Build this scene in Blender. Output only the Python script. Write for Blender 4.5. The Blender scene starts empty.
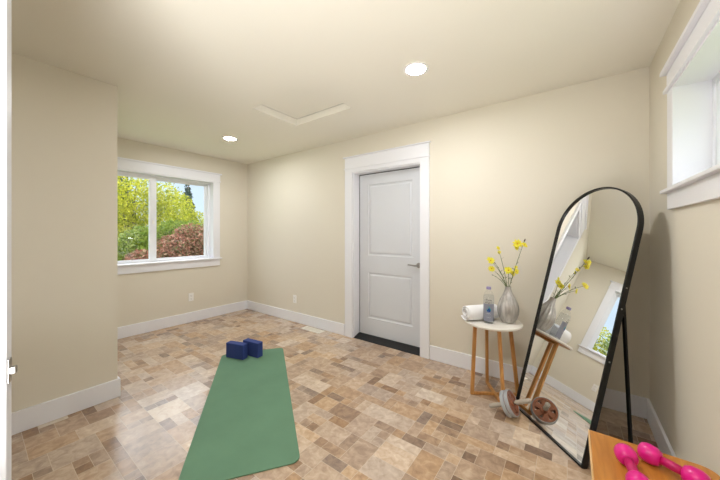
import bpy, bmesh, math, random
from mathutils import Vector, Matrix
random.seed(7)
PI = math.pi
scn = bpy.context.scene
col = scn.collection
V = Vector

# ------------------------------------------------------------------ materials
def new_mat(name):
    m = bpy.data.materials.new(name); m.use_nodes = True
    nt = m.node_tree
    return m, nt, nt.nodes['Principled BSDF']

def s2l(c):
    return tuple((x/12.92 if x <= .04045 else ((x+.055)/1.055)**2.4) for x in (v/255 for v in c))

def mat(name, rgb, rough=.5, metal=0., spec=.5, bump=0., bscale=200., var=0., vscale=8., **kw):
    m, nt, b = new_mat(name)
    c = s2l(rgb)
    b.inputs['Base Color'].default_value = (*c, 1)
    b.inputs['Roughness'].default_value = rough
    b.inputs['Metallic'].default_value = metal
    b.inputs['Specular IOR Level'].default_value = spec
    for k, v in kw.items():
        b.inputs[k.replace('_', ' ')].default_value = v
    tc = nt.nodes.new('ShaderNodeTexCoord')
    if bump:
        n = nt.nodes.new('ShaderNodeTexNoise'); n.inputs['Scale'].default_value = bscale; n.inputs['Detail'].default_value = 4
        bp = nt.nodes.new('ShaderNodeBump'); bp.inputs['Strength'].default_value = bump; bp.inputs['Distance'].default_value = .002
        nt.links.new(tc.outputs['Object'], n.inputs['Vector']); nt.links.new(n.outputs['Fac'], bp.inputs['Height']); nt.links.new(bp.outputs['Normal'], b.inputs['Normal'])
    if var:
        n = nt.nodes.new('ShaderNodeTexNoise'); n.inputs['Scale'].default_value = vscale; n.inputs['Detail'].default_value = 5
        r = nt.nodes.new('ShaderNodeValToRGB')
        r.color_ramp.elements[0].position = .3; r.color_ramp.elements[1].position = .7
        r.color_ramp.elements[0].color = (*(x*(1-var) for x in c), 1)
        r.color_ramp.elements[1].color = (*(min(1, x*(1+var)) for x in c), 1)
        nt.links.new(tc.outputs['Object'], n.inputs['Vector']); nt.links.new(n.outputs['Fac'], r.inputs['Fac']); nt.links.new(r.outputs['Color'], b.inputs['Base Color'])
    return m

def wood(name, dark, light, scale=(2, 30, 30), rough=.45, ndist=2.):
    m, nt, b = new_mat(name)
    tc = nt.nodes.new('ShaderNodeTexCoord'); mp = nt.nodes.new('ShaderNodeMapping'); mp.inputs['Scale'].default_value = scale
    n = nt.nodes.new('ShaderNodeTexNoise'); n.inputs['Scale'].default_value = 1.; n.inputs['Detail'].default_value = 6; n.inputs['Distortion'].default_value = ndist
    r = nt.nodes.new('ShaderNodeValToRGB'); r.color_ramp.elements[0].position = .3; r.color_ramp.elements[1].position = .72
    r.color_ramp.elements[0].color = (*s2l(dark), 1); r.color_ramp.elements[1].color = (*s2l(light), 1)
    nt.links.new(tc.outputs['Object'], mp.inputs['Vector']); nt.links.new(mp.outputs['Vector'], n.inputs['Vector'])
    nt.links.new(n.outputs['Fac'], r.inputs['Fac']); nt.links.new(r.outputs['Color'], b.inputs['Base Color'])
    b.inputs['Roughness'].default_value = rough
    return m

def emis(name, rgb, s):
    m, nt, b = new_mat(name)
    b.inputs['Base Color'].default_value = (.8, .8, .8, 1)
    b.inputs['Emission Color'].default_value = (*rgb, 1); b.inputs['Emission Strength'].default_value = s
    return m

def pane_mat(name, tint=(1, 1, 1)):
    m = bpy.data.materials.new(name); m.use_nodes = True; nt = m.node_tree
    nt.nodes.remove(nt.nodes['Principled BSDF']); out = nt.nodes['Material Output']
    t = nt.nodes.new('ShaderNodeBsdfTransparent'); t.inputs['Color'].default_value = (*tint, 1)
    g = nt.nodes.new('ShaderNodeBsdfGlossy'); g.inputs['Roughness'].default_value = .02
    lw = nt.nodes.new('ShaderNodeLayerWeight'); pw = nt.nodes.new('ShaderNodeMath'); pw.operation = 'POWER'; pw.inputs[1].default_value = 5
    f = nt.nodes.new('ShaderNodeMath'); f.operation = 'MULTIPLY_ADD'; f.inputs[1].default_value = .6; f.inputs[2].default_value = .03
    nt.links.new(lw.outputs['Facing'], pw.inputs[0]); nt.links.new(pw.outputs[0], f.inputs[0])
    x = nt.nodes.new('ShaderNodeMixShader')
    nt.links.new(f.outputs[0], x.inputs[0]); nt.links.new(t.outputs[0], x.inputs[1]); nt.links.new(g.outputs[0], x.inputs[2]); nt.links.new(x.outputs[0], out.inputs[0])
    return m

WALL = mat('wall_paint', (226, 219, 203), rough=.7, spec=.25, bump=.15, bscale=160)
CEIL = mat('ceiling_paint', (236, 231, 218), rough=.8, spec=.2, bump=.2, bscale=120)
TRIM = mat('white_trim_paint', (238, 238, 242), rough=.35, spec=.4)
DOOR = mat('door_paint', (216, 218, 222), rough=.35, spec=.4)
VINYL = mat('white_vinyl', (238, 239, 243), rough=.3)
BLACK = mat('black_powder_coat', (11, 11, 12), rough=.3, spec=.4)
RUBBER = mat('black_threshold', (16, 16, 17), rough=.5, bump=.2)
STEEL = mat('brushed_nickel', (170, 168, 165), rough=.3, metal=1)
PLASTIC = mat('white_plastic', (242, 240, 235), rough=.35)
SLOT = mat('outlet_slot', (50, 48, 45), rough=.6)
MATG = mat('green_mat_foam', (106, 140, 114), rough=.85, spec=.12, bump=.4, bscale=400, var=.05, vscale=5)
BLUE = mat('navy_foam', (52, 68, 128), rough=.75, spec=.25, bump=.5, bscale=300)
OAK = wood('bamboo_leg_wood', (172, 116, 58), (210, 156, 92), (25, 25, 3))
BENCH = wood('orange_oak', (176, 112, 42), (202, 138, 60), (24, 2.5, 24), rough=.3)
BEDGE = wood('pale_oak_edge', (205, 165, 110), (228, 192, 140), (24, 3, 24), rough=.5)
TABTOP = mat('white_laminate', (232, 226, 216), rough=.35)
TOWEL = mat('white_terry', (245, 245, 246), rough=.95, spec=.1, bump=1., bscale=260, **{'Sheen_Weight': .3})
PINK = mat('pink_vinyl', (222, 26, 136), rough=.3, spec=.5)
PINKD = mat('pink_vinyl_handle', (190, 14, 96), rough=.4)
COPPER = mat('copper_brown_plastic', (150, 96, 70), rough=.35, metal=.35, var=.12, vscale=30)
TYRE = mat('grey_rubber_tyre', (168, 170, 172), rough=.55)
GRIP = mat('beige_grey_grip', (176, 166, 152), rough=.6, bump=.6, bscale=90)
PETAL = mat('yellow_petal', (243, 230, 62), rough=.6, Subsurface_Weight=.1)
PETALC = mat('flower_centre', (214, 160, 14), rough=.7)
STEM = mat('green_stem', (96, 112, 62), rough=.6)
TWIG = mat('brown_bud', (98, 84, 66), rough=.7)
GLASS = pane_mat('window_glass')

MIR = bpy.data.materials.new('mirror_silver'); MIR.use_nodes = True
_b = MIR.node_tree.nodes['Principled BSDF']
_b.inputs['Base Color'].default_value = (.9, .91, .91, 1); _b.inputs['Metallic'].default_value = 1; _b.inputs['Roughness'].default_value = 0.0

def vase_mat():
    m, nt, b = new_mat('ribbed_silver_glaze')
    tc = nt.nodes.new('ShaderNodeTexCoord'); mp = nt.nodes.new('ShaderNodeMapping'); mp.inputs['Scale'].default_value = (60, 60, 5)
    n = nt.nodes.new('ShaderNodeTexNoise'); n.inputs['Scale'].default_value = 1; n.inputs['Detail'].default_value = 4
    r = nt.nodes.new('ShaderNodeValToRGB'); r.color_ramp.elements[0].position = .35; r.color_ramp.elements[1].position = .65
    r.color_ramp.elements[0].color = (*s2l((164, 159, 153)), 1); r.color_ramp.elements[1].color = (*s2l((196, 192, 187)), 1)
    nt.links.new(tc.outputs['Object'], mp.inputs['Vector']); nt.links.new(mp.outputs['Vector'], n.inputs['Vector']); nt.links.new(n.outputs['Fac'], r.inputs['Fac']); nt.links.new(r.outputs['Color'], b.inputs['Base Color'])
    b.inputs['Roughness'].default_value = .38; b.inputs['Metallic'].default_value = .35
    return m
VASE = vase_mat()

def floor_mat():
    m, nt, b = new_mat('stone_look_vinyl_tiles')
    L = nt.links.new
    at = nt.nodes.new('ShaderNodeAttribute'); at.attribute_name = 'tile'
    tc = nt.nodes.new('ShaderNodeTexCoord')
    sep = nt.nodes.new('ShaderNodeSeparateColor'); L(at.outputs['Color'], sep.inputs[0])
    # shift the marbling per tile
    off = nt.nodes.new('ShaderNodeVectorMath'); off.operation = 'MULTIPLY_ADD'
    off.inputs[1].default_value = (37, 37, 37)
    L(at.outputs['Color'], off.inputs[0]); L(tc.outputs['Object'], off.inputs[2])
    n1 = nt.nodes.new('ShaderNodeTexNoise'); n1.inputs['Scale'].default_value = 20; n1.inputs['Detail'].default_value = 7; n1.inputs['Roughness'].default_value = .62; n1.inputs['Distortion'].default_value = .6
    L(off.outputs[0], n1.inputs['Vector'])
    # tone = per-tile tone + marbling
    ma = nt.nodes.new('ShaderNodeMath'); ma.operation = 'MULTIPLY_ADD'; ma.inputs[1].default_value = 1.05; ma.inputs[2].default_value = -.525
    L(n1.outputs['Fac'], ma.inputs[0])
    ad = nt.nodes.new('ShaderNodeMath'); ad.operation = 'ADD'; L(sep.outputs[0], ad.inputs[0]); L(ma.outputs[0], ad.inputs[1])
    r = nt.nodes.new('ShaderNodeValToRGB'); e = r.color_ramp.elements
    e[0].position = 0; e[0].color = (*s2l((118, 94, 77)), 1)
    e[1].position = 1; e[1].color = (*s2l((228, 212, 192)), 1)
    for p, c in ((.3, (154, 127, 105)), (.55, (184, 157, 131)), (.78, (206, 183, 159))):
        q = e.new(p); q.color = (*s2l(c), 1)
    L(ad.outputs[0], r.inputs['Fac'])
    # warm / cool drift per tile
    hs = nt.nodes.new('ShaderNodeHueSaturation')
    mm = nt.nodes.new('ShaderNodeMath'); mm.operation = 'MULTIPLY_ADD'; mm.inputs[1].default_value = .5; mm.inputs[2].default_value = .8
    L(sep.outputs[1], mm.inputs[0]); L(mm.outputs[0], hs.inputs['Saturation']); L(r.outputs['Color'], hs.inputs['Color'])
    # seams (attribute blue = 1 on seam faces)
    mx = nt.nodes.new('ShaderNodeMix'); mx.data_type = 'RGBA'
    L(sep.outputs[2], mx.inputs[0]); L(hs.outputs['Color'], mx.inputs[6]); mx.inputs[7].default_value = (*s2l((206, 190, 168)), 1)
    L(mx.outputs[2], b.inputs['Base Color'])
    b.inputs['Roughness'].default_value = .38
    b.inputs['Specular IOR Level'].default_value = .5
    b.inputs['Coat Weight'].default_value = .8; b.inputs['Coat Roughness'].default_value = .22; b.inputs['Coat IOR'].default_value = 1.5
    bp = nt.nodes.new('ShaderNodeBump'); bp.inputs['Strength'].default_value = .12; bp.inputs['Distance'].default_value = .002
    L(n1.outputs['Fac'], bp.inputs['Height']); L(bp.outputs['Normal'], b.inputs['Normal'])
    return m
FLOOR = floor_mat()

# ------------------------------------------------------------------ mesh helpers
def box(bm, lo, hi):
    lo, hi = [min(a, b) for a, b in zip(lo, hi)], [max(a, b) for a, b in zip(lo, hi)]
    v = [bm.verts.new((x, y, z)) for x in (lo[0], hi[0]) for y in (lo[1], hi[1]) for z in (lo[2], hi[2])]
    for f in ((0, 1, 3, 2), (4, 6, 7, 5), (0, 4, 5, 1), (2, 3, 7, 6), (0, 2, 6, 4), (1, 5, 7, 3)):
        bm.faces.new([v[i] for i in f])
    return v

def prism(bm, pts, M, h0, h1):
    """closed outline pts (2D) in the frame M (x, y, z axes), extruded h0..h1"""
    a = [bm.verts.new(M @ V((x, y, h0))) for x, y in pts]; b = [bm.verts.new(M @ V((x, y, h1))) for x, y in pts]
    n = len(pts)
    bm.faces.new(a[::-1]); bm.faces.new(b)
    for i in range(n): bm.faces.new((a[i], a[(i+1) % n], b[(i+1) % n], b[i]))

def frame_from(z, x=None):
    z = V(z).normalized()
    x = V(x) if x is not None else (V((1, 0, 0)) if abs(z.x) < .8 else V((0, 1, 0)))
    y = z.cross(x).normalized(); x = y.cross(z)
    return Matrix((x, y, z)).transposed()

def tube(bm, pts, rad, n=12, cap=True):
    pts = [V(p) for p in pts]; rr = rad if isinstance(rad, (list, tuple)) else [rad]*len(pts)
    rings = []; ref = None
    for i, p in enumerate(pts):
        d = (pts[min(i+1, len(pts)-1)]-pts[max(i-1, 0)]).normalized()
        if ref is None: F = frame_from(d)
        else: F = frame_from(d, ref - d*ref.dot(d))
        ref = F.col[0].copy()
        rings.append([bm.verts.new(p + F @ V((rr[i]*math.cos(2*PI*k/n), rr[i]*math.sin(2*PI*k/n), 0))) for k in range(n)])
    for a, b in zip(rings, rings[1:]):
        for k in range(n): bm.faces.new((a[k], a[(k+1) % n], b[(k+1) % n], b[k]))
    if cap: bm.faces.new(rings[0][::-1]); bm.faces.new(rings[-1])

def lathe(bm, prof, c, axis=(0, 0, 1), n=48, close=False):
    """prof: (r, h) list round axis through c"""
    F = frame_from(axis); c = V(c); rings = []
    for r, h in prof:
        if r < 1e-6: rings.append([bm.verts.new(c + F @ V((0, 0, h)))])
        else: rings.append([bm.verts.new(c + F @ V((r*math.cos(2*PI*k/n), r*math.sin(2*PI*k/n), h))) for k in range(n)])
    pr = list(zip(rings, rings[1:]))
    if close: pr.append((rings[-1], rings[0]))
    for a, b in pr:
        for k in range(n):
            k2 = (k+1) % n
            if len(a) == 1 and len(b) == 1: continue
            if len(a) == 1: bm.faces.new((a[0], b[k2], b[k]))
            elif len(b) == 1: bm.faces.new((a[k], a[k2], b[0]))
            else: bm.faces.new((a[k], a[k2], b[k2], b[k]))

def beam(bm, a, b, w, t, up=(0, 0, 1), w2=None):
    """rectangular bar from a to b: w across, t thick along 'up' projection"""
    a, b = V(a), V(b); d = (b-a).normalized(); u = V(up); u = (u - d*u.dot(d)).normalized(); s = d.cross(u)
    w2 = w if w2 is None else w2
    A = [bm.verts.new(a + s*x*w/2 + u*y*t/2) for x, y in ((-1, -1), (1, -1), (1, 1), (-1, 1))]
    B = [bm.verts.new(b + s*x*w2/2 + u*y*t/2) for x, y in ((-1, -1), (1, -1), (1, 1), (-1, 1))]
    bm.faces.new(A[::-1]); bm.faces.new(B)
    for i in range(4): bm.faces.new((A[i], A[(i+1) % 4], B[(i+1) % 4], B[i]))

def obj(name, bm, m, parent=None, bevel=0., smooth=False, sub=0, segs=2):
    bmesh.ops.recalc_face_normals(bm, faces=bm.faces)
    me = bpy.data.meshes.new(name); bm.to_mesh(me); bm.free()
    o = bpy.data.objects.new(name, me); col.objects.link(o)
    for x in (m if isinstance(m, (list, tuple)) else [m]): me.materials.append(x)
    if smooth:
        me.shade_smooth() if hasattr(me, 'shade_smooth') else None
    if bevel:
        b = o.modifiers.new('bevel', 'BEVEL'); b.width = bevel; b.segments = segs; b.limit_method = 'ANGLE'; b.angle_limit = .6
    if sub:
        s = o.modifiers.new('sub', 'SUBSURF'); s.levels = sub; s.render_levels = sub
    if smooth == 'auto':
        for p in me.polygons: p.use_smooth = True
        w = o.modifiers.new('wn', 'WEIGHTED_NORMAL'); w.keep_sharp = True
    if parent:
        o.parent = parent
        base = V(parent.location)
        q = parent.parent
        while q: base += V(q.location); q = q.parent
        o.location = -base if parent.type == 'EMPTY' else V((0, 0, 0))
    return o

def nb(): return bmesh.new()
def boxes(*bs):
    bm = nb()
    for lo, hi in bs: box(bm, lo, hi)
    return bm

def thing(name, label, cat, loc, group=None, kind=None):
    o = bpy.data.objects.new(name, None); col.objects.link(o); o.location = loc
    o.empty_display_size = .1
    tag(o, label, cat, group, kind); return o
def tag(o, label=None, cat=None, group=None, kind=None):
    for k, v in (('label', label), ('category', cat), ('group', group), ('kind', kind)):
        if v: o[k] = v
    return o
def struct(name, bm, m, label=None, cat=None, bevel=0., **kw):
    o = obj(name, bm, m, None, bevel, **kw); tag(o, label, cat, None, 'structure'); return o
def sroot(name, loc, label, cat):
    return thing(name, label, cat, loc, None, 'structure')

# ------------------------------------------------------------------ the room
XL, XR, D, XB, YB, H, Y0 = -4.42, .4326, 2.791, -2.879, .692, 2.44, -.85
T = .16
# window openings
W1 = dict(y0=.75, y1=2.222, z0=.88, z1=2.062)      # in wall_left
W2 = dict(y0=.95, y1=2.15, z0=1.515, z1=2.045)     # in wall_right
D1 = dict(x0=-2.161, x1=-1.266, z1=2.02)           # closed door
D2 = dict(x0=-1.36, x1=-.50, z1=2.05)              # entry doorway behind the camera

def wall_x(name, x0, x1, ya, yb, w, label):
    struct(name, boxes(((x0, ya, 0), (x1, w['y0'], H)), ((x0, w['y1'], 0), (x1, yb, H)), ((x0, w['y0'], 0), (x1, w['y1'], w['z0'])), ((x0, w['y0'], w['z1']), (x1, w['y1'], H))), WALL, label, 'wall')
wall_x('wall_left', XL-T, XL, YB, D+T+.02, W1, 'beige painted wall with the wide two pane window')
wall_x('wall_right', XR, XR+T, Y0, D+T+.02, W2, 'beige painted wall at the right with the high window')
struct('wall_back', boxes(((XL, D, 0), (D1['x0'], D+T, H)), ((D1['x1'], D, 0), (XR, D+T, H)), ((D1['x0'], D, D1['z1']), (D1['x1'], D+T, H)), ((D1['x0']-.1, D+T, -.05), (D1['x1']+.1, D+T+.02, 2.2))), WALL, 'long beige painted wall with the closed white door', 'wall')
struct('wall_bump_out', boxes(((XL-T, Y0-T, 0), (XB, YB, H))), WALL, 'beige boxed-out wall section at the left', 'wall')
struct('wall_front', boxes(((XB, Y0-T, 0), (D2['x0'], Y0, H)), ((D2['x1'], Y0-T, 0), (XR+T, Y0, H)), ((D2['x0'], Y0-T, D2['z1']), (D2['x1'], Y0, H))), WALL, 'beige wall behind the camera with the entry doorway', 'wall')
struct('wall_hallway', boxes(((-2., -2.5, 0), (-1.9, Y0-T, H)), ((.2, -2.5, 0), (.3, Y0-T, H)), ((-2., -2.6, 0), (.3, -2.5, H))), WALL, 'beige hallway walls beyond the entry doorway', 'wall')

# ceiling with the attic hatch recess
hx0, hx1, hy0, hy1 = -2.385, -1.635, 1.553, 2.095
struct('ceiling', boxes(((XL-T, -2.6, H), (hx0, D+T, H+.15)), ((hx1, -2.6, H), (XR+T, D+T, H+.15)), ((hx0, -2.6, H), (hx1, hy0, H+.15)), ((hx0, hy1, H), (hx1, D+T, H+.15))), CEIL, 'cream painted ceiling', 'ceiling')
hp = thing('attic_hatch', 'square cream attic access hatch recessed in the ceiling', 'hatch', ((hx0+hx1)/2, (hy0+hy1)/2, H+.066))
obj('painted_gap_shade', boxes(((hx0+.002, hy0+.002, H+.0685), (hx1-.002, hy1-.002, H+.0695))), SLOT, hp)  # dark sheet painting in the shade of the gap round the panel
obj('hatch_panel', boxes(((hx0+.011, hy0+.011, H+.064), (hx1-.011, hy1-.011, H+.0684))), CEIL, hp, .002)
obj('hatch_lid', boxes(((hx0+.002, hy0+.002, H+.0697), (hx1-.002, hy1-.002, H+.09))), CEIL, hp)

# floor: one mesh, each tile a face with its own tone; thin seam faces between
def make_floor():
    u = .07; x0, y0 = XL-.01, -2.6; nx = int((XR+.02-x0)/u)+1; ny = int((D+.01-y0)/u)+1
    occ = [[False]*ny for _ in range(nx)]
    rnd = random.Random(11)
    bm = nb(); lay = bm.loops.layers.float_color.new('tile')
    kinds = [(3, 3, 7), (3, 2, 11), (2, 3, 11), (2, 2, 20), (1, 2, 13), (2, 1, 15), (1, 1, 22), (3, 1, 3)]
    def face(a, b, c, d, z, colr):
        f = bm.faces.new([bm.verts.new((a, b, z)), bm.verts.new((c, b, z)), bm.verts.new((c, d, z)), bm.verts.new((a, d, z))])
        for l in f.loops: l[lay] = colr
    for i in range(nx):
        for j in range(ny):
            if occ[i][j]: continue
            opts = []
            for w, h, p in kinds:
                if i+w <= nx and j+h <= ny and all(not occ[i+a][j+b] for a in range(w) for b in range(h)): opts.append((w, h, p))
            w, h, p = rnd.choices(opts, [o[2] for o in opts])[0]
            for a in range(w):
                for b in range(h): occ[i+a][j+b] = True
            small = w*h <= 2
            t = rnd.gauss(.50 if small else .60, .105)
            if small and rnd.random() < .30: t = rnd.gauss(.24, .07)
            g = .0011
            face(x0+i*u+g, y0+j*u+g, x0+(i+w)*u-g, y0+(j+h)*u-g, 0, (min(1, max(0, t)), rnd.random(), 0, 1))
    face(x0, y0, x0+nx*u, y0+ny*u, -.0006, (.5, .5, 1, 1))
    bmesh.ops.recalc_face_normals(bm, faces=bm.faces)
    for f in bm.faces:
        if f.normal.z < 0: f.normal_flip()
    me = bpy.data.meshes.new('floor'); bm.to_mesh(me); bm.free()
    me.materials.append(FLOOR)
    o = bpy.data.objects.new('floor', me); col.objects.link(o)
    tag(o, 'stone look tan and brown vinyl tile floor', 'floor', None, 'structure')
make_floor()

# baseboards
bh, bt = .142, .016
def base(name, lo, hi, label):
    struct(name, boxes((lo, hi)), TRIM, label, 'baseboard', .004)
base('baseboard_left', (XL, YB+bt, 0), (XL+bt, D, bh), 'white baseboard under the wide window')
base('baseboard_back', (XL+bt, D-bt, 0), (-2.285, D, bh), 'white baseboard left of the closed door')
base('baseboard_back_right', (-1.165, D-bt, 0), (XR, D, bh), 'white baseboard right of the closed door')
base('baseboard_right', (XR-bt, Y0, 0), (XR, D-bt, bh), 'white baseboard along the right wall')
base('baseboard_bump_out', (XB, Y0, 0), (XB+bt, YB+bt, bh), 'white baseboard along the boxed-out wall')
base('baseboard_bump_out_end', (XL, YB, 0), (XB, YB+bt, bh), 'white baseboard round the end of the boxed-out wall')

# ---- window 1 (left wall)
def window_left():
    w = W1; y0, y1, z0, z1 = w['y0'], w['y1'], w['z0'], w['z1']; X = XL
    r = sroot('window_1', (X, (y0+y1)/2, z0), 'wide white two pane sliding window looking onto yellow and red trees', 'window')
    cw = .088
    obj('head_casing', boxes(((X, y0-cw-.004, z1+.02), (X+.022, y1+cw+.004, z1+.115)), ((X, y0-cw-.012, z1+.115), (X+.034, y1+cw+.026, z1+.135)), ((X, y0-cw-.01, z1), (X+.028, y1+cw+.01, z1+.02))), TRIM, r, .002)
    obj('side_casing', boxes(((X, y1, z0+.015), (X+.02, y1+cw, z1))), TRIM, r, .002)
    obj('side_casing', boxes(((X, y0-.05, z0+.015), (X+.02, y0, z1))), TRIM, r, .002)
    obj('window_stool', boxes(((X-.1, y0+.001, z0), (X+.001, y1-.001, z0+.018)), ((X, y0-.05, z0), (X+.045, y1+cw+.025, z0+.018))), TRIM, r, .004)
    obj('apron', boxes(((X, y0-.05, z0-.1), (X+.02, y1+cw, z0))), TRIM, r, .002)
    a = X-.14; b = X+.019
    obj('jamb', boxes(((a, y0, z0+.018), (b, y0+.015, z1)), ((a, y1-.015, z0+.018), (b, y1, z1)), ((a, y0+.015, z1-.015), (b, y1-.015, z1))), TRIM, r)
    fx0, fx1 = X-.15, X-.085; f = .032
    Y0_, Y1_, Z0_, Z1_ = y0+.015, y1-.015, z0+.018, z1-.015
    obj('window_frame', boxes(((fx0, Y0_, Z0_), (fx1, Y0_+f, Z1_)), ((fx0, Y1_-f, Z0_), (fx1, Y1_, Z1_)), ((fx0, Y0_+f, Z0_), (fx1, Y1_-f, Z0_+.02)), ((fx0, Y0_+f, Z1_-f), (fx1, Y1_-f, Z1_))), VINYL, r, .002)
    ym = 1.447
    def sash(ya, yb, xo, nm):
        t = .033; zz0, zz1 = Z0_+.02, Z1_-f
        o = obj(nm, boxes(((xo, ya, zz0), (xo+.028, ya+t, zz1)), ((xo, yb-t, zz0), (xo+.028, yb, zz1)), ((xo, ya+t, zz0), (xo+.028, yb-t, zz0+.018)), ((xo, ya+t, zz1-.022), (xo+.028, yb-t, zz1))), VINYL, r, .002)
        g = obj('window_pane', boxes(((xo+.012, ya+t, zz0+.018), (xo+.016, yb-t, zz1-.022))), GLASS, r)
    sash(Y0_+f, ym+.02, fx1-.03, 'sash')
    sash(ym-.045+.05, Y1_-f, fx0+.002, 'sash')
    obj('meeting_rail', boxes(((fx1-.032, ym-.032, Z0_+.02), (fx1-.001, ym+.05, Z1_-f))), VINYL, r, .002)
    obj('sash_latch', boxes(((fx1-.001, ym-.004, 1.40), (fx1+.016, ym+.02, 1.45))), PLASTIC, r, .003)
window_left()

# ---- window 2 (right wall)
def window_right():
    w = W2; y0, y1, z0, z1 = w['y0'], w['y1'], w['z0'], w['z1']; X = XR
    r = sroot('window_2', (X, (y0+y1)/2, z0), 'high white framed window in the right wall above the wooden bench', 'window')
    cw = .09
    obj('head_casing', boxes(((X-.02, y0-cw, z1+.018), (X, y1+cw, z1+.105)), ((X-.042, y0-cw-.03, z1+.105), (X, y1+cw+.028, z1+.125)), ((X-.032, y0-cw-.015, z1), (X, y1+cw+.016, z1+.018))), TRIM, r, .002)
    obj('side_casing', boxes(((X-.018, y1, z0+.01), (X, y1+cw, z1))), TRIM, r, .002)
    obj('side_casing', boxes(((X-.018, y0-cw, z0+.01), (X, y0, z1))), TRIM, r, .002)
    obj('window_stool', boxes(((X-.001, y0+.001, z0-.012), (X+.1, y1-.001, z0+.006)), ((X-.042, y0-cw-.03, z0-.012), (X, y1+cw+.028, z0+.006))), TRIM, r, .004)
    obj('apron', boxes(((X-.018, y0-cw, z0-.1), (X, y1+cw, z0-.012))), TRIM, r, .002)
    a, b = X-.017, X+.15
    obj('jamb', boxes(((a, y0, z0+.006), (b, y0+.012, z1)), ((a, y1-.012, z0+.006), (b, y1, z1)), ((a, y0+.012, z1-.012), (b, y1-.012, z1))), TRIM, r)
    fx0, fx1 = X+.115, X+.155; f = .03
    A, B, Zb, Zt = y0+.012, y1-.012, z0+.006, z1-.012
    obj('window_frame', boxes(((fx0, A, Zb), (fx1, A+f, Zt)), ((fx0, B-f, Zb), (fx1, B, Zt)), ((fx0, A+f, Zb), (fx1, B-f, Zb+f)), ((fx0, A+f, Zt-f), (fx1, B-f, Zt))), VINYL, r, .002)
    obj('sash', boxes(((fx0+.008, A+f, Zb+f), (fx1-.006, A+f+.035, Zt-f)), ((fx0+.008, B-f-.035, Zb+f), (fx1-.006, B-f, Zt-f)), ((fx0+.008, A+f+.035, Zb+f), (fx1-.006, B-f-.035, Zb+f+.035)), ((fx0+.008, A+f+.035, Zt-f-.035), (fx1-.006, B-f-.035, Zt-f))), VINYL, r, .002)
    obj('window_pane', boxes(((fx0+.018, A+f+.034, Zb+f+.034), (fx0+.022, B-f-.034, Zt-f-.034))), GLASS, r)
window_right()

# ---- closed door
def door_closed():
    x0, x1, z1 = D1['x0'], D1['x1'], D1['z1']; Y = D
    r = sroot('door_1', ((x0+x1)/2, Y, 0), 'closed white two panel door with wide white casing and black threshold', 'door')
    obj('door_casing', boxes(((x0-.115, Y-.02, 0), (x0, Y, z1)), ((x1, Y-.02, 0), (x1+.095, Y, z1)), ((x0-.115, Y-.02, z1+.055), (x1+.095, Y, z1+.185)),
        ((x0-.115, Y-.02, z1), (x1+.095, Y, z1+.045)), ((x0-.125, Y-.028, z1+.045), (x1+.104, Y, z1+.055)), ((x0-.135, Y-.035, z1+.185), (x1+.113, Y, z1+.198))), TRIM, r, .002)
    obj('door_jamb', boxes(((x0-.0, Y-.001, 0), (x0+.012, Y+.155, z1)), ((x1-.012, Y-.001, 0), (x1, Y+.155, z1)), ((x0+.012, Y-.001, z1-.012), (x1-.012, Y+.155, z1))), TRIM, r)
    a, b, zb, zt = x0+.0225, x1-.0225, .04, z1-.022
    yf, yb = Y+.112, Y+.152
    # leaf with two recessed panels, moulded edges
    bm = nb()
    panels = [(a+.125, b-.125, .245, .80), (a+.125, b-.125, 1.01, zt-.125)]
    xs = [a, a+.125, b-.125, b]; zs = [zb, .245, .80, 1.01, zt-.125, zt]
    for i in range(3):
        for j in range(5):
            if i == 1 and j in (1, 3):
                p0, p1, q0, q1 = xs[1], xs[2], zs[j], zs[j+1]
                loops = []
                for ins, dy in ((0, 0), (.006, .009), (.022, .011), (.034, .003), (.045, .002)):
                    loops.append([bm.verts.new((x, yf+dy, z)) for x, z in ((p0+ins, q0+ins), (p1-ins, q0+ins), (p1-ins, q1-ins), (p0+ins, q1-ins))])
                for A, B in zip(loops, loops[1:]):
                    for k in range(4): bm.faces.new((A[k], A[(k+1) % 4], B[(k+1) % 4], B[k]))
                bm.faces.new(loops[-1])
            else:
                bm.faces.new([bm.verts.new((x, yf, z)) for x, z in ((xs[i], zs[j]), (xs[i+1], zs[j]), (xs[i+1], zs[j+1]), (xs[i], zs[j+1]))])
    bmesh.ops.remove_doubles(bm, verts=bm.verts, dist=1e-5)
    box(bm, (a, yf+.013, zb), (b, yb, zt))
    for q in (((a, yf, zb), (a+.001, yf+.013, zt)), ((b-.001, yf, zb), (b, yf+.013, zt))): box(bm, *q)
    box(bm, (a, yf, zb), (b, yf+.013, zb+.001)); box(bm, (a, yf, zt-.001), (b, yf+.013, zt))
    obj('door_panel', bm, DOOR, r)
    # dark reveal behind the gap
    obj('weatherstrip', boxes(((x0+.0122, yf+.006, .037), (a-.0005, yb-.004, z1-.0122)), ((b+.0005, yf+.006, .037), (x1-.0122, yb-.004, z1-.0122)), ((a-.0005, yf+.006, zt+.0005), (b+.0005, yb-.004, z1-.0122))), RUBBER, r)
    bm = nb()
    prism(bm, [(0, 0), (.152, 0), (.152, .036), (.1, .034), (.004, .006), (0, .003)], Matrix(((0, 0, 1, x0+.0005), (1, 0, 0, Y-.004), (0, 1, 0, 0.0), (0, 0, 0, 1))), 0.012, x1-x0-.013)
    obj('threshold', bm, RUBBER, r)
    hz, hx = .93, x1-.075
    h = obj('door_handle', nb_rosette(hx, yf, hz), STEEL, r, smooth=True)
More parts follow.
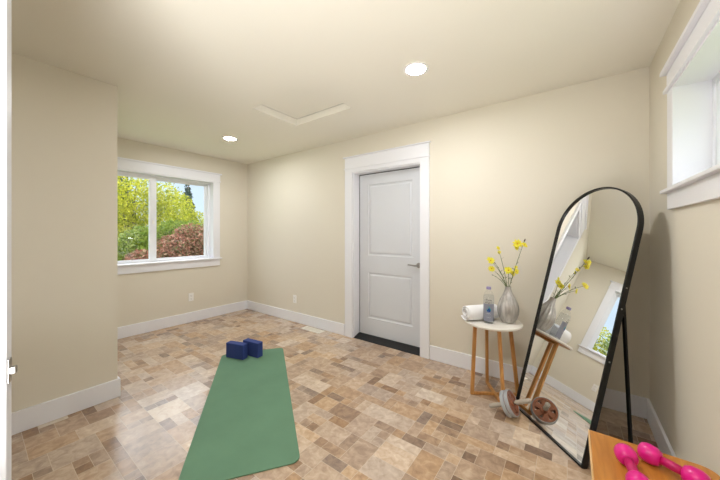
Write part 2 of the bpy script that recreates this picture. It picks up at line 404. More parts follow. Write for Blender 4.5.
def nb_rosette(hx, yf, hz):
    bm = nb()
    lathe(bm, [(0, .008), (.026, .008), (.029, .004), (.029, 0)], (hx, yf, hz), (0, -1, 0), 32)
    tube(bm, [(hx, yf, hz), (hx, yf-.05, hz)], .009, 14)
    tube(bm, [(hx+.006, yf-.05, hz), (hx-.03, yf-.052, hz), (hx-.075, yf-.05, hz+.003), (hx-.11, yf-.045, hz+.004)], [.009, .009, .008, .007], 12)
    return bm
door_closed()

# ---- open entry door leaf seen edge-on at the left of the frame
def door_open():
    r = sroot('door_2', (-1.145, .05, 0), 'open white entry door seen edge-on at the far left', 'door')
    P0 = V((-1.141, .0555, .012)); e = V((-.955, .297, 0)).normalized(); l = V((-.297, -.955, 0)).normalized()
    M = Matrix(((l.x, e.x, 0, P0.x), (l.y, e.y, 0, P0.y), (0, 0, 1, P0.z), (0, 0, 0, 1)))
    bm = nb(); prism(bm, [(0, 0), (.86, 0), (.86, .035), (0, .035)], M, 0, 2.02)
    obj('door_panel', bm, DOOR, r, .002)
    n = -l   # out of the latch edge
    def pt(a, b, c): return P0 + e*a + n*b + V((0, 0, c))
    z = .94
    bm = nb(); beam(bm, pt(.0175, .0006, z-.03-.012), pt(.0175, .0006, z+.03-.012), .022, .0022, up=n); o = obj('faceplate', bm, STEEL, r)
    bm = nb(); beam(bm, pt(.0175, 0, z-.012), pt(.0175, .013, z-.012), .014, .018, up=(0, 0, 1)); obj('latch_bolt', bm, STEEL, r, .002)
    for s_, yy in ((-1, 0), (1, .035)):
        bm = nb(); c = P0 + l*.06 + e*yy + V((0, 0, z-.012))
        lathe(bm, [(0, .008), (.026, .008), (.029, .004), (.029, 0)], c, e*s_, 28)
        tube(bm, [c, c+e*s_*.05], .009); tube(bm, [c+e*s_*.05, c+e*s_*.05+l*.1], .008)
        obj('door_handle', bm, STEEL, r, smooth=True)
door_open()
x0, x1, z1 = D2['x0'], D2['x1'], D2['z1']
struct('trim_1', boxes(((x0-.09, Y0, 0), (x0, Y0+.02, z1)), ((x1, Y0, 0), (x1+.09, Y0+.02, z1)), ((x0-.1, Y0, z1), (x1+.1, Y0+.02, z1+.13))), TRIM, 'white casing round the entry doorway behind the camera', 'trim', .002)

# ---- outlets, floor vent
def outlet(c, axis, label, grp):
    """axis: outward normal ('x' or '-y')"""
    t = thing('wall_outlet', label, 'outlet', c, grp)
    cx, cy, cz = c; w, h = .035, .057
    if axis == 'x':
        f = lambda a0, a1, z0, z1, d0, d1: ((cx+d0, cy+a0, cz+z0), (cx+d1, cy+a1, cz+z1))
    else:
        f = lambda a0, a1, z0, z1, d0, d1: ((cx+a0, cy-d0, cz+z0), (cx+a1, cy-d1, cz+z1))
    obj('cover_plate', boxes(f(-w, w, -h, h, 0, .006)), PLASTIC, t, .003)
    for s_ in (-1, 1):
        q = obj('socket', boxes(f(-.017, .017, s_*.022-.014, s_*.022+.014, .005, .0085)), PLASTIC, t, .003)
        obj('slots', boxes(f(-.008, -.006, s_*.022-.004, s_*.022+.006, .0084, .0088), f(.006, .008, s_*.022-.004, s_*.022+.006, .0084, .0088), f(-.002, .002, s_*.022-.011, s_*.022-.007, .0084, .0088)), SLOT, q)
outlet((XL, 1.896, .358), 'x', 'white wall outlet under the wide window', 'wall outlets')
outlet((-3.221, D, .326), '-y', 'white wall outlet between the room corner and the closed door', 'wall outlets')
fv = thing('floor_vent', 'cream metal floor register beside the baseboard left of the door', 'vent', (-2.76, 2.70, 0))
vx0, vx1, vy0, vy1 = -2.93, -2.59, 2.635, 2.755
VENT = mat('cream_enamel', (232, 226, 212), rough=.4)
obj('vent_frame', boxes(((vx0, vy0, 0), (vx1, vy0+.02, .007)), ((vx0, vy1-.02, 0), (vx1, vy1, .005)), ((vx0, vy0+.02, 0), (vx0+.02, vy1-.02, .005)), ((vx1-.02, vy0+.02, 0), (vx1, vy1-.02, .005))), VENT, fv, .001)
obj('louvres', boxes(*[((vx0+.02+i*.0136, vy0+.02, .0005), (vx0+.02+i*.0136+.008, vy1-.02, .0035)) for i in range(22)]), VENT, fv)
obj('vent_well', boxes(((vx0+.018, vy0+.018, .0002), (vx1-.018, vy1-.018, .0008))), SLOT, fv)

# ---- recessed downlights, plus two unseen ones added for fill
LAMP = emis('lamp_diffuser', (.96, .98, 1.02), 330)
def downlight(x, y, label):
    t = thing('recessed_downlight', label, 'ceiling light', (x, y, H), 'recessed ceiling downlights')
    bm = nb(); lathe(bm, [(.064, -.001), (.068, -.006), (.086, -.004), (.088, 0), (.064, 0)], (x, y, H), n=48)
    obj('trim_ring', bm, PLASTIC, t, smooth=True)
    bm = nb(); lathe(bm, [(0, -.004), (.064, -.003), (.064, -.0005), (0, -.0005)], (x, y, H), n=48)
    obj('diffuser', bm, LAMP, t, smooth=True)
downlight(-.883, 1.863, 'bright round recessed ceiling light in front of the closed white door')
downlight(-3.374, 1.895, 'small round recessed ceiling light near the wide window')
downlight(-.75, -.25, 'added unseen fill light in the ceiling beside the entry doorway')  # added out of view to brighten the room
downlight(-.9, -1.75, 'added unseen fill light in the hallway ceiling')  # extra lamp out of sight, added to light the room from behind

# ------------------------------------------------------------------ yoga mat and blocks
def yoga_mat():
    fr = V((-2.598, 2.078, 0)); d = V((.815, -.579, 0)).normalized(); w = V((-.579, -.815, 0)).normalized()
    L, W, r = 1.682, .618, .05
    pts = []
    for cx, cy, a0 in ((r, r, PI), (L-r, r, 1.5*PI), (L-r, W-r, 0), (r, W-r, .5*PI)):
        for k in range(7):
            a = a0 + k*PI/12; pts.append((cx+r*math.cos(a), cy+r*math.sin(a)))
    M = Matrix(((d.x, w.x, 0, fr.x), (d.y, w.y, 0, fr.y), (0, 0, 1, 0), (0, 0, 0, 1)))
    bm = nb(); prism(bm, pts, M, .0002, .007)
    o = obj('yoga_mat', bm, MATG, None, .0015); tag(o, 'green yoga mat unrolled flat on the tile floor', 'yoga mat')
yoga_mat()
def block(B, ang, label):
    """B: front bottom right corner; ang: direction of the long side seen from the camera"""
    d = V((-math.cos(ang), -math.sin(ang), 0)); t = V((-math.sin(ang), math.cos(ang), 0))
    M = Matrix(((d.x, t.x, 0, B[0]), (d.y, t.y, 0, B[1]), (0, 0, 1, .0072), (0, 0, 0, 1)))
    bm = nb(); prism(bm, [(0, 0), (.218, 0), (.218, .070), (0, .070)], M, 0, .15)
    o = obj('yoga_block', bm, BLUE, None, .006, segs=3); tag(o, label, 'yoga block', 'yoga blocks on the mat')
block((-2.655, 1.628), .30, 'navy blue foam yoga block on the mat, the left and nearer one')
block((-2.575, 1.742), .16, 'navy blue foam yoga block on the mat, the right and farther one')

# ------------------------------------------------------------------ side table
TZ = .585
def side_table():
    c = V((-.513, 2.485, 0)); R = .215
    t = thing('side_table', 'round white topped side table with four bamboo legs beside the mirror', 'side table', c)
    bm = nb(); lathe(bm, [(0, TZ-.018), (R-.006, TZ-.018), (R, TZ-.014), (R, TZ-.004), (R-.004, TZ), (0, TZ)], c, n=72)
    obj('tabletop', bm, TABTOP, t, smooth='auto')
    bm = nb(); lathe(bm, [(0, TZ-.022), (R-.016, TZ-.022), (R-.010, TZ-.0182), (0, TZ-.0182)], c, n=72)
    obj('tabletop_underside', bm, OAK, t)
    fc = V((-.492, 2.474, 0))
    feet = [V((-.642, 2.381, 0)), V((-.40, 2.32, 0)), V((-.342, 2.567, 0)), V((-.584, 2.628, 0))]
    for f in feet:
        top = c + (f-fc)*.76; top.z = TZ-.0222
        out = (f-fc).normalized()
        bm = nb(); beam(bm, f+V((0, 0, .0)), top, .020, .026, up=out, w2=.022)
        obj('leg', bm, OAK, t, .002)
    for a, b in ((0, 2), (1, 3)):
        z = .011 if a else .0112
        bm = nb(); beam(bm, feet[a]+V((0, 0, z)), feet[b]+V((0, 0, z)), .020, .02, up=(0, 0, 1))
        obj('stretcher', bm, OAK, t, .002)
    for a, b in ((0, 2), (1, 3)):
        A = c + (feet[a]-fc)*.76; B = c + (feet[b]-fc)*.76; z = TZ-.0325
        bm = nb(); beam(bm, (A.x, A.y, z), (B.x, B.y, z-(0 if a else .0)), .02, .018, up=(0, 0, 1))
        obj('top_rail', bm, OAK, t, .002)
side_table()

# rolled towel
def towel():
    a = V((-.690, 2.345, 0)); b = V((-.505, 2.560, 0)); ax = (b-a).normalized(); L = (b-a).length
    side = V((-ax.y, ax.x, 0)); up = V((0, 0, 1)); R = .066
    c0 = V((a.x, a.y, TZ+R+.003))
    bm = nb(); turns = 3.2; N = 150; th = .0085
    def spiral(s, off, k):
        ang = s*turns*2*PI - 1.9
        r = .014 + (R-.014)*s + off
        r *= 1 + .03*math.sin(3*ang+k*.7)
        return side*(r*math.cos(ang)) + up*(r*math.sin(ang))
    segs = 14; rings = []
    for j in range(segs+1):
        f = j/segs; row = []
        bulge = 1 - .05*abs(2*f-1)**4
        for i in range(N+1):
            s = i/N
            ext = .006*math.sin(9*s+1)*(1 if f < .5 else -1)*(abs(2*f-1)**6) - .012*(1-s)*(2*f-1)
            p = c0 + ax*(f*L+ext)
            row.append((p+spiral(s, 0, j*.2)*bulge, p+spiral(s, -th, j*.2)*bulge))
        rings.append(row)
    vo = [[bm.verts.new(q[0]) for q in row] for row in rings]; vi = [[bm.verts.new(q[1]) for q in row] for row in rings]
    for j in range(segs):
        for i in range(N):
            bm.faces.new((vo[j][i], vo[j][i+1], vo[j+1][i+1], vo[j+1][i])); bm.faces.new((vi[j][i], vi[j+1][i], vi[j+1][i+1], vi[j][i+1]))
        for i in (0, N): bm.faces.new((vo[j][i], vo[j+1][i], vi[j+1][i], vi[j][i]))
    for j in (0, segs):
        for i in range(N): bm.faces.new((vo[j][i], vo[j][i+1], vi[j][i+1], vi[j][i]))
    # lift to rest on the table
    mz = min(v.co.z for v in bm.verts)
    for v in bm.verts: v.co.z += TZ+.0008-mz
    o = obj('rolled_towel', bm, TOWEL, None, smooth=True); tag(o, 'white rolled towel on the round side table', 'towel')
towel()

# water bottle
def bottle():
    c = V((-.523, 2.405, TZ+.0005)); t = thing('water_bottle', 'clear plastic water bottle with drop label on the side table', 'bottle', c)
    PET = pane_mat('clear_plastic', (.97, .975, .98))
    bm = nb(); R = .039
    lathe(bm, [(0, .004), (R*.6, .001), (R*.9, 0), (R, .008), (R, .19), (R*.985, .205), (R*.86, .228), (R*.6, .247), (R*.4, .256), (R*.36, .262), (R*.36, .267)], c, n=48)
    obj('bottle_body', bm, PET, t, smooth=True)
    WTR = pane_mat('water', (.93, .945, .96))
    bm = nb(); r = R-.002
    lathe(bm, [(0, .006), (r*.9, .004), (r, .01), (r, .19), (r*.97, .205), (r*.9, .217), (0, .217)], c, n=48)
    obj('water', bm, WTR, t, smooth=True)
    CAP = mat('lilac_cap', (150, 140, 190), rough=.4)
    bm = nb(); lathe(bm, [(R*.33, .262), (R*.44, .262), (R*.44, .279), (R*.4, .281), (0, .281)], c, n=32)
    obj('bottle_cap', bm, CAP, t, smooth='auto')
    # wrap label: grey film, front half
    LAB = mat('grey_label_film', (140, 142, 156), rough=.35)
    DROP = mat('blue_drop', (24, 74, 150), rough=.4); TEAL = mat('teal_drop', (40, 160, 160), rough=.4); INK = mat('dark_label_ink', (48, 50, 60), rough=.5); PALE = mat('pale_label_ink', (226, 230, 238), rough=.5)
    face = math.atan2(-c.y, -c.x)
    def cyl_patch(bm, pts, rad):
        """2D outline (arc length across, z) wrapped round the bottle"""
        vs = [bm.verts.new(c + V((rad*math.cos(face+u/rad), rad*math.sin(face+u/rad), z))) for u, z in pts]
        return bm.faces.new(vs)
    def strip(u0, u1, z0, z1, rad, n=12):
        bm = nb()
        for k in range(n):
            a, b = u0+(u1-u0)*k/n, u0+(u1-u0)*(k+1)/n
            cyl_patch(bm, [(a, z0), (b, z0), (b, z1), (a, z1)], rad)
        return bm
    lb = obj('label_wrap', strip(-.048, .048, .02, .155, R+.0006, 24), LAB, t, smooth=True)
    # drop
    def drop(s, z, rad, mm, nm, y0=0):
        bm = nb(); pts = []
        for k in range(24):
            a = -PI/2 + 2*PI*k/24; x, y = math.cos(a), math.sin(a)
            if y > 0: x *= (1-y)**.6*1.0; y *= 1.7
            pts.append((y0+x*s, z+y*s))
        cyl_patch(bm, pts, rad); obj(nm, bm, mm, lb)
    drop(.0165, .11, R+.0011, TEAL, 'drop_mark'); drop(.0125, .104, R+.0016, DROP, 'drop_mark', .001)
    # lettering, bent round the bottle
    def text(s, size, z, rad, mm, nm):
        cu = bpy.data.curves.new(nm, 'FONT'); cu.body = s; cu.size = size; cu.align_x = 'CENTER'
        to = bpy.data.objects.new(nm, cu); col.objects.link(to)
        dg = bpy.context.evaluated_depsgraph_get(); me = bpy.data.meshes.new_from_object(to.evaluated_get(dg))
        bpy.data.objects.remove(to)
        for v in me.vertices:
            u = v.co.x; zz = z+v.co.y
            v.co = c + V((rad*math.cos(face+u/rad), rad*math.sin(face+u/rad), zz))
        me.materials.clear(); me.materials.append(mm)
        o = bpy.data.objects.new(nm, me); col.objects.link(o); o.parent = lb
    text('Pure', .024, .176, R+.0012, INK, 'lettering'); text('Water', .022, .158, R+.0012, INK, 'lettering')
    text('PURIFIED', .007, .078, R+.0012, PALE, 'lettering'); text('33.8 FL OZ', .006, .05, R+.0012, PALE, 'lettering')
bottle()

# vase
VC = V((-.404, 2.512, TZ+.0005))
def vase():
    bm = nb(); n = 96
    prof = [(0, 0), (.040, 0), (.048, .004), (.060, .03), (.072, .062), (.078, .095), (.076, .125), (.066, .16), (.050, .195), (.034, .225), (.024, .25), (.021, .268), (.023, .282), (.019, .282), (.017, .266), (.020, .245), (.030, .22), (.04, .19), (.03, .1), (0, .02)]
    rings = []
    for i, (r, h) in enumerate(prof):
        if r == 0: rings.append([bm.verts.new(VC+V((0, 0, h)))]); continue
        ring = []
        for k in range(n):
            a = 2*PI*k/n; amp = .028 if (2 < i < 11) else 0
            q = r*(1+amp*math.cos(16*a)); ring.append(bm.verts.new(VC+V((q*math.cos(a), q*math.sin(a), h))))
        rings.append(ring)
    for a, b in zip(rings, rings[1:]):
        for k in range(n):
            k2 = (k+1) % n
            if len(a) == 1: bm.faces.new((a[0], b[k2], b[k]))
            elif len(b) == 1: bm.faces.new((a[k], a[k2], b[0]))
            else: bm.faces.new((a[k], a[k2], b[k2], b[k]))
    o = obj('vase', bm, VASE, None, smooth=True, sub=1); tag(o, 'silver grey ribbed vase holding yellow flowers on the side table', 'vase')
vase()

# flowers: each stem a thing.  Directions: R = image-right, B = away from camera
Rv = V((.8052, .593, 0)); Bv = V((-.593, .8052, 0))
def flower_stem(label, tip, blooms, buds=(), bend=.02, leaves=0, seed=1):
    """tip: (right, back, up) from the vase mouth; blooms: list of (t along stem, right, back, up, size)"""
    rnd = random.Random(seed)
    m = VC + V((0, 0, .262)); root = VC + V((rnd.uniform(-.01, .01), rnd.uniform(-.01, .01), .12))
    t = thing('flower_stem', label, 'flower', root, 'yellow flower stems in the vase')
    e = m + Rv*tip[0] + Bv*tip[1] + V((0, 0, tip[2]))
    mouth = m + (Rv*tip[0]+Bv*tip[1]).normalized()*.006
    def P_(s):
        # quadratic from mouth to tip
        mid = (mouth+e)/2 + V((0, 0, bend)) - Rv*tip[0]*.15
        return mouth*(1-s)**2 + mid*2*s*(1-s) + e*s*s
    pts = [root, mouth] + [P_(s/8) for s in range(1, 9)]
    bm = nb(); tube(bm, pts, [.0022]*3+[.002]*4+[.0014]*3, 6)
    for b in blooms+list(buds):
        s = b[0]; p = P_(s); q = p + Rv*b[1]+Bv*b[2]+V((0, 0, b[3]))
        if (q-p).length > .004: tube(bm, [p, (p+q)/2+V((0, 0, -.002)), q], .0011, 5)
    obj('stem', bm, STEM, t, smooth=True)
    for (s, dr, db, du, sz) in blooms:
        q = P_(s) + Rv*dr+Bv*db+V((0, 0, du))
        nrm = (-Bv*rnd.uniform(.5, 1) + Rv*rnd.uniform(-.6, .6) + V((0, 0, rnd.uniform(.1, .7)))).normalized()
        F = frame_from(nrm)
        bm = nb(); npet = 9
        for k in range(npet):
            for layer in (0, 1):
                a = 2*PI*(k+.5*layer)/npet + rnd.uniform(-.15, .15); L = sz*(1-.25*layer)*rnd.uniform(.85, 1.1); w = sz*.42
                d = V((math.cos(a), math.sin(a), 0)); n_ = V((-math.sin(a), math.cos(a), 0))
                cup = .15+.3*layer
                pr = [(0.05, .25), (.45, 1.), (.8, .9), (1., .3)]
                L1 = [bm.verts.new(q+F @ (d*L*u + n_*w*x*.5 + V((0, 0, L*cup*u*u+.001*layer)))) for u, x in pr]
                L2 = [bm.verts.new(q+F @ (d*L*u - n_*w*x*.5 + V((0, 0, L*cup*u*u+.001*layer)))) for u, x in pr]
                for i in range(3): bm.faces.new((L1[i], L1[i+1], L2[i+1], L2[i]))
        g = obj('blossom', bm, PETAL, t, smooth=True)
        sm = g.modifiers.new('t', 'SOLIDIFY'); sm.thickness = .0008
        bm = nb(); lathe(bm, [(0, sz*.2), (sz*.16, sz*.14), (sz*.22, 0), (0, -sz*.15)], q, nrm, 10)
        obj('flower_centre', bm, PETALC, g, smooth=True)
    if buds:
        bm = nb()
        for (s, dr, db, du, sz) in buds:
            p = P_(s); q = p + Rv*dr+Bv*db+V((0, 0, du)); d = (q-p).normalized() if (q-p).length > .004 else (P_(1)-P_(.9)).normalized()
            lathe(bm, [(0, -sz), (sz*.3, -sz*.5), (sz*.38, 0), (sz*.22, sz*.7), (0, sz)], q, d, 8)
        obj('bud', bm, TWIG, t, smooth=True)
    if leaves:
        bm = nb()
        for k in range(leaves):
            s = .12+.7*(k+.5)/leaves; p = P_(s); a = rnd.uniform(0, 2*PI)
            d = (Rv*math.cos(a)+Bv*math.sin(a)*.6+V((0, 0, .7))).normalized(); w = d.cross(V((0, .3, 1))).normalized(); L = .024
            pr = [(0, .1), (.4, 1), (.75, .8), (1, .05)]
            A = [bm.verts.new(p+d*L*u+w*.0035*x) for u, x in pr]; B = [bm.verts.new(p+d*L*u-w*.0035*x+V((0, 0, .001))) for u, x in pr]
            for i in range(3): bm.faces.new((A[i], A[i+1], B[i+1], B[i]))
        g = obj('leaf', bm, STEM, t); sm = g.modifiers.new('t', 'SOLIDIFY'); sm.thickness = .0006; g['kind'] = 'stuff'
flower_stem('lowest left flower stem with one wide yellow bloom facing the room', (-.160, -.05, .225), [(1, 0, 0, 0, .033)], seed=3, leaves=3, bend=.03)
flower_stem('flower stem with a small round yellow bloom just under the wide left one', (-.138, -.02, .160), [(1, 0, 0, 0, .026)], seed=4, leaves=2)
flower_stem('upright left flower stem with a narrow yellow bloom at its tip', (-.080, .0, .318), [(1, 0, 0, 0, .019), (.93, .004, 0, -.01, .014)], [(.85, -.006, 0, .004, .012)], seed=5, leaves=3)
flower_stem('tallest flower stem, two yellow blooms under a dark bud tip', (.045, -.15, .385), [(.86, -.034, 0, .028, .034), (.90, .004, -.01, .004, .027), (.82, -.04, 0, .014, .023)], [(1, 0, 0, 0, .014)], seed=6, leaves=6, bend=.0)
flower_stem('short front flower stem with a deep yellow bloom over the vase mouth', (-.022, -.05, .150), [(1, 0, 0, 0, .033)], seed=7, leaves=3)
flower_stem('short right flower stem with yellow blooms leaning right over the mouth', (.052, -.02, .140), [(1, 0, 0, 0, .026), (.8, -.02, -.01, .006, .026), (.95, .008, .01, .036, .015)], seed=8, leaves=3)
flower_stem('bare green sprig bending far left above the vase', (-.112, .02, .105), [], [(1, 0, 0, 0, .008)], seed=9, leaves=4)
flower_stem('bare green sprig standing between the left blooms', (-.090, .03, .20), [], [(1, 0, 0, 0, .010)], seed=10, leaves=5)

# ------------------------------------------------------------------ arched floor mirror
def mirror():
    az, ln = .7453, .2576
    n = V((-math.cos(az)*math.cos(ln), -math.sin(az)*math.cos(ln), math.sin(ln)))     # face normal
    br = V((.0420, 1.9778, 0)); bl = br - V((math.sin(az), -math.cos(az), 0))*.577; e = (br-bl); W = e.length; e.normalize()
    u = n.cross(e); u = u if u.z > 0 else -u
    t = thing('floor_mirror', 'tall arched floor mirror with thin black frame leaning on its stand', 'mirror', (bl+br)/2)
    L = 1.644; lift = .0045
    O = (bl+br)/2 + u*lift - n*.013
    M = Matrix(((e.x, u.x, n.x, O.x), (e.y, u.y, n.y, O.y), (e.z, u.z, n.z, O.z), (0, 0, 0, 1)))
    def outline(ins, k=40):
        w = W/2-ins; top = L-lift-W/2; pts = [(-w, ins), (w, ins)]
        pts += [(w*math.cos(PI*i/k), top+w*math.sin(PI*i/k)) for i in range(k+1)]
        return pts
    fw, fd = .010, .034
    bm = nb(); A, B = outline(0), outline(fw)
    def ring(pts, z): return [bm.verts.new(M @ V((x, y, z))) for x, y in pts]
    rf, ri, rbf, rbi = ring(A, .011), ring(B, .011), ring(A, -fd+.011), ring(B, -fd+.011); N = len(A)
    for i in range(N):
        j = (i+1) % N
        for p, q in ((rf, ri), (ri, rbi), (rbi, rbf), (rbf, rf)): bm.faces.new((p[i], p[j], q[j], q[i]))
    obj('mirror_frame', bm, BLACK, t, .0012)
    bm = nb(); prism(bm, outline(fw-.001), M, -.004, -.0005); obj('mirror_glass', bm, MIR, t)
    bm = nb(); prism(bm, outline(fw-.001), M, -.016, -.0045); obj('back_board', bm, mat('black_backing', (26, 25, 25), rough=.7), t)
    # U-shaped kick stand
    nh = V((math.cos(az), math.sin(az), 0))
    for nm in ('x',):
        s = .97; off = .335
        tr = br + u*s - n*(fd*.6) + e*.004; tl = bl + u*s - n*(fd*.6) - e*.004
        fr = br + nh*off + V((0, 0, .008)) - e*.0; fl = bl + nh*off + V((0, 0, .008))
        tr2 = tr - e*.028 - n*.014; tl2 = tl + e*.028 - n*.014
        fr2 = fr - e*.024; fl2 = fl + e*.024
        bm = nb(); tube(bm, [tr2, fr2, fl2, tl2], .0001, 4); bm.free()
        for a, b in ((tr2, fr2), (tl2, fl2)):
            bm = nb(); beam(bm, a, b, .016, .014, up=nh); obj('stand_leg', bm, BLACK, t, .002)
        bm = nb(); beam(bm, fr2-V((0, 0, .001)), fl2-V((0, 0, .001)), .014, .014); obj('stand_crossbar', bm, BLACK, t, .002)
        # short strut and screws on the visible side
        for (sx, B0, F0, T0, sg) in ((1, br, fr2, tr2, -1), (-1, bl, fl2, tl2, 1)):
            p = B0 + u*.90 - n*fd*.7 + e*sg*.012
            q = T0 + (F0-T0)*.135
            bm = nb(); tube(bm, [p, q], .004, 8); obj('hinge_strut', bm, BLACK, t)
            for ss in (1.02, .90, .60):
                bm = nb(); c = B0 + u*ss - n*fd*.5 - e*sg*.0
                lathe(bm, [(0, .003), (.004, .0025), (.005, 0)], c, -e*sg, 12); obj('screw', bm, STEEL, t, smooth=True)
mirror()

# ------------------------------------------------------------------ exercise wheel
def ab_wheel():
    c = V((-.354, 2.252, .089)); ax = V((.50, .80, .24)).normalized(); R = .0845
    ax = AX.normalized()
    t = thing('exercise_wheel', 'copper brown ab roller wheel with grey tyre against the mirror foot', 'exercise wheel', (c.x, c.y, 0))
    F = frame_from(ax)
    for k, s_ in enumerate((-.0145, .0145)):
        cc = c + ax*s_
        bm = nb(); lathe(bm, [(R-.006, -.0125), (R-.003, -.013), (R, -.009), (R, .009), (R-.003, .013), (R-.006, .0125)], cc, ax, 56, close=True)
        obj('tyre', bm, TYRE, t, smooth='auto')
        bm = nb(); lathe(bm, [(R-.022, -.011), (R-.019, -.0135), (R-.0065, -.0135), (R-.0065, .0135), (R-.019, .0135), (R-.022, .011)], cc, ax, 56, close=True)
        lathe(bm, [(0, -.016), (.02, -.016), (.023, -.012), (.023, .012), (.02, .016), (0, .016)], cc, ax, 40)
        for i in range(6):
            a = 2*PI*i/6
            d = F @ V((math.cos(a), math.sin(a), 0)); beam(bm, cc+d*.018, cc+d*(R-.019), .026, .014, up=ax, w2=.046)
        obj('wheel_hub', bm, COPPER, t, .002)
    for s_ in (-1, 1):
        bm = nb(); tube(bm, [c+ax*s_*.034, c+ax*s_*.05], .0075, 12); obj('axle', bm, STEEL, t, smooth=True)
        bm = nb(); lathe(bm, [(0, .046), (.014, .046), (.0165, .05), (.0145, .058), (.0145, .066), (.0155, .085), (.0145, .105), (.0155, .125), (.0165, .138), (.012, .146), (0, .147)], c, ax*s_, 24)
        obj('handle', bm, GRIP, t, smooth=True)
AX = V((.885, -.03, .45))
ab_wheel()

# ------------------------------------------------------------------ bench
BZ = .45
def bench():
    x0, x1, y0, y1 = .056, .414, .62, 1.572
    t = thing('wooden_bench', 'orange wooden bench at the lower right holding pink dumbbells', 'bench', ((x0+x1)/2, (y0+y1)/2, 0))
    r = .045; pts = [(x0+.004, y0), (x1-r, y0)]
    pts += [(x1-r+r*math.sin(k*PI/16), y0+r-r*math.cos(k*PI/16)) for k in range(9)]
    pts += [(x1-r+r*math.cos(k*PI/16), y1-r+r*math.sin(k*PI/16)) for k in range(9)]
    pts += [(x0+.004, y1)]
    bm = nb(); prism(bm, pts, Matrix.Identity(4), BZ-.03, BZ); obj('seat_board', bm, BENCH, t, .003)
    obj('edge_band', boxes(((x0, y0, BZ-.03), (x0+.0045, y1, BZ-.0005))), BEDGE, t)
    for yy in (y0+.06, y1-.10):
        obj('leg_panel', boxes(((x0+.03, yy, 0), (x1-.04, yy+.03, BZ-.03))), BENCH, t, .003)
    obj('stretcher', boxes(((.215, y0+.09, .20), (.24, y1-.10, .30))), BENCH, t, .003)
bench()

# ------------------------------------------------------------------ dumbbells (vinyl-dipped, rounded heads)
def dumbbell(a, b, R, label, seed=0):
    a, b = V(a), V(b); d = (b-a); L = d.length; d.normalize(); t = thing('dumbbell', label, 'dumbbell', (a.x*.5+b.x*.5, a.y*.5+b.y*.5, BZ), 'pink dumbbells on the bench')
    hl = min(.062, L*.36)
    for p, s_ in ((a, 1), (b, -1)):
        bm = nb(); prof = [(0, 0), (R*.5, .001), (R*.8, .006), (R*.97, .018), (R, hl*.45), (R*.95, hl*.72), (R*.75, hl*.93), (R*.4, hl), (0, hl+.004)]
        lathe(bm, prof, p, d*s_, 40)
        obj('weight_head', bm, PINK, t, smooth=True)
    bm = nb(); tube(bm, [a+d*hl*.9, a+d*(L/2), b-d*hl*.9], [.0135, .0155, .0135], 20); obj('handle', bm, PINKD, t, smooth=True)
r = .033
dumbbell((.155, 1.446, BZ+r), (.178, 1.246, BZ+r), r, 'pink dumbbell lying lengthwise at the left of the wooden bench', 1)
dumbbell((.203, 1.490, BZ+r), (.355, 1.400, BZ+r), r, 'pink dumbbell lying diagonally toward the right wall on the bench', 2)

# ------------------------------------------------------------------ outdoors
GRASS = mat('lawn', (104, 124, 60), rough=.95, spec=.1, var=.3, vscale=3)
g = boxes(((-60, -30, -.75), (XL-T-.4, 40, -.5)), ((XR+T+.4, -30, -.75), (40, 40, -.5)))
struct('ground', g, GRASS, 'green lawn outside the windows', 'ground')

def lf(c): return tuple(x*.72 for x in s2l(c))
def leaf_mat(name, rgbs, tr=.35):
    m, nt, b = new_mat(name)
    L = nt.links.new
    gm = nt.nodes.new('ShaderNodeNewGeometry'); r = nt.nodes.new('ShaderNodeValToRGB'); e = r.color_ramp.elements
    n = len(rgbs)
    e[0].position = 0; e[0].color = (*lf(rgbs[0]), 1); e[1].position = 1; e[1].color = (*lf(rgbs[-1]), 1)
    for i in range(1, n-1):
        q = e.new(i/(n-1)); q.color = (*lf(rgbs[i]), 1)
    L(gm.outputs['Random Per Island'], r.inputs['Fac']); L(r.outputs['Color'], b.inputs['Base Color'])
    b.inputs['Roughness'].default_value = .7; b.inputs['Specular IOR Level'].default_value = .2
    out = nt.nodes['Material Output']; tl = nt.nodes.new('ShaderNodeBsdfTranslucent'); L(r.outputs['Color'], tl.inputs['Color'])
    mx = nt.nodes.new('ShaderNodeMixShader'); mx.inputs[0].default_value = tr
    L(b.outputs[0], mx.inputs[1]); L(tl.outputs[0], mx.inputs[2]); L(mx.outputs[0], out.inputs[0])
    return m
BARK = mat('bark', (82, 66, 52), rough=.9, var=.2, vscale=20)
YEL = leaf_mat('yellow_green_leaves', [(150, 165, 50), (214, 214, 60), (244, 236, 90), (130, 150, 52), (226, 222, 74)])
LGR = leaf_mat('fresh_green_leaves', [(112, 142, 58), (150, 172, 70), (176, 190, 84), (92, 120, 52)])
RED = leaf_mat('russet_leaves', [(160, 96, 80), (200, 140, 118), (126, 84, 62), (112, 122, 70), (222, 170, 148), (100, 96, 56)])
OLV = leaf_mat('olive_and_russet_leaves', [(112, 122, 66), (150, 140, 80), (190, 132, 104), (96, 112, 60)])
DGR = leaf_mat('dark_green_needles', [(50, 72, 46), (68, 92, 58), (84, 108, 70)], .15)
BGR = leaf_mat('blue_green_needles', [(62, 88, 84), (84, 108, 100), (52, 74, 62)], .15)

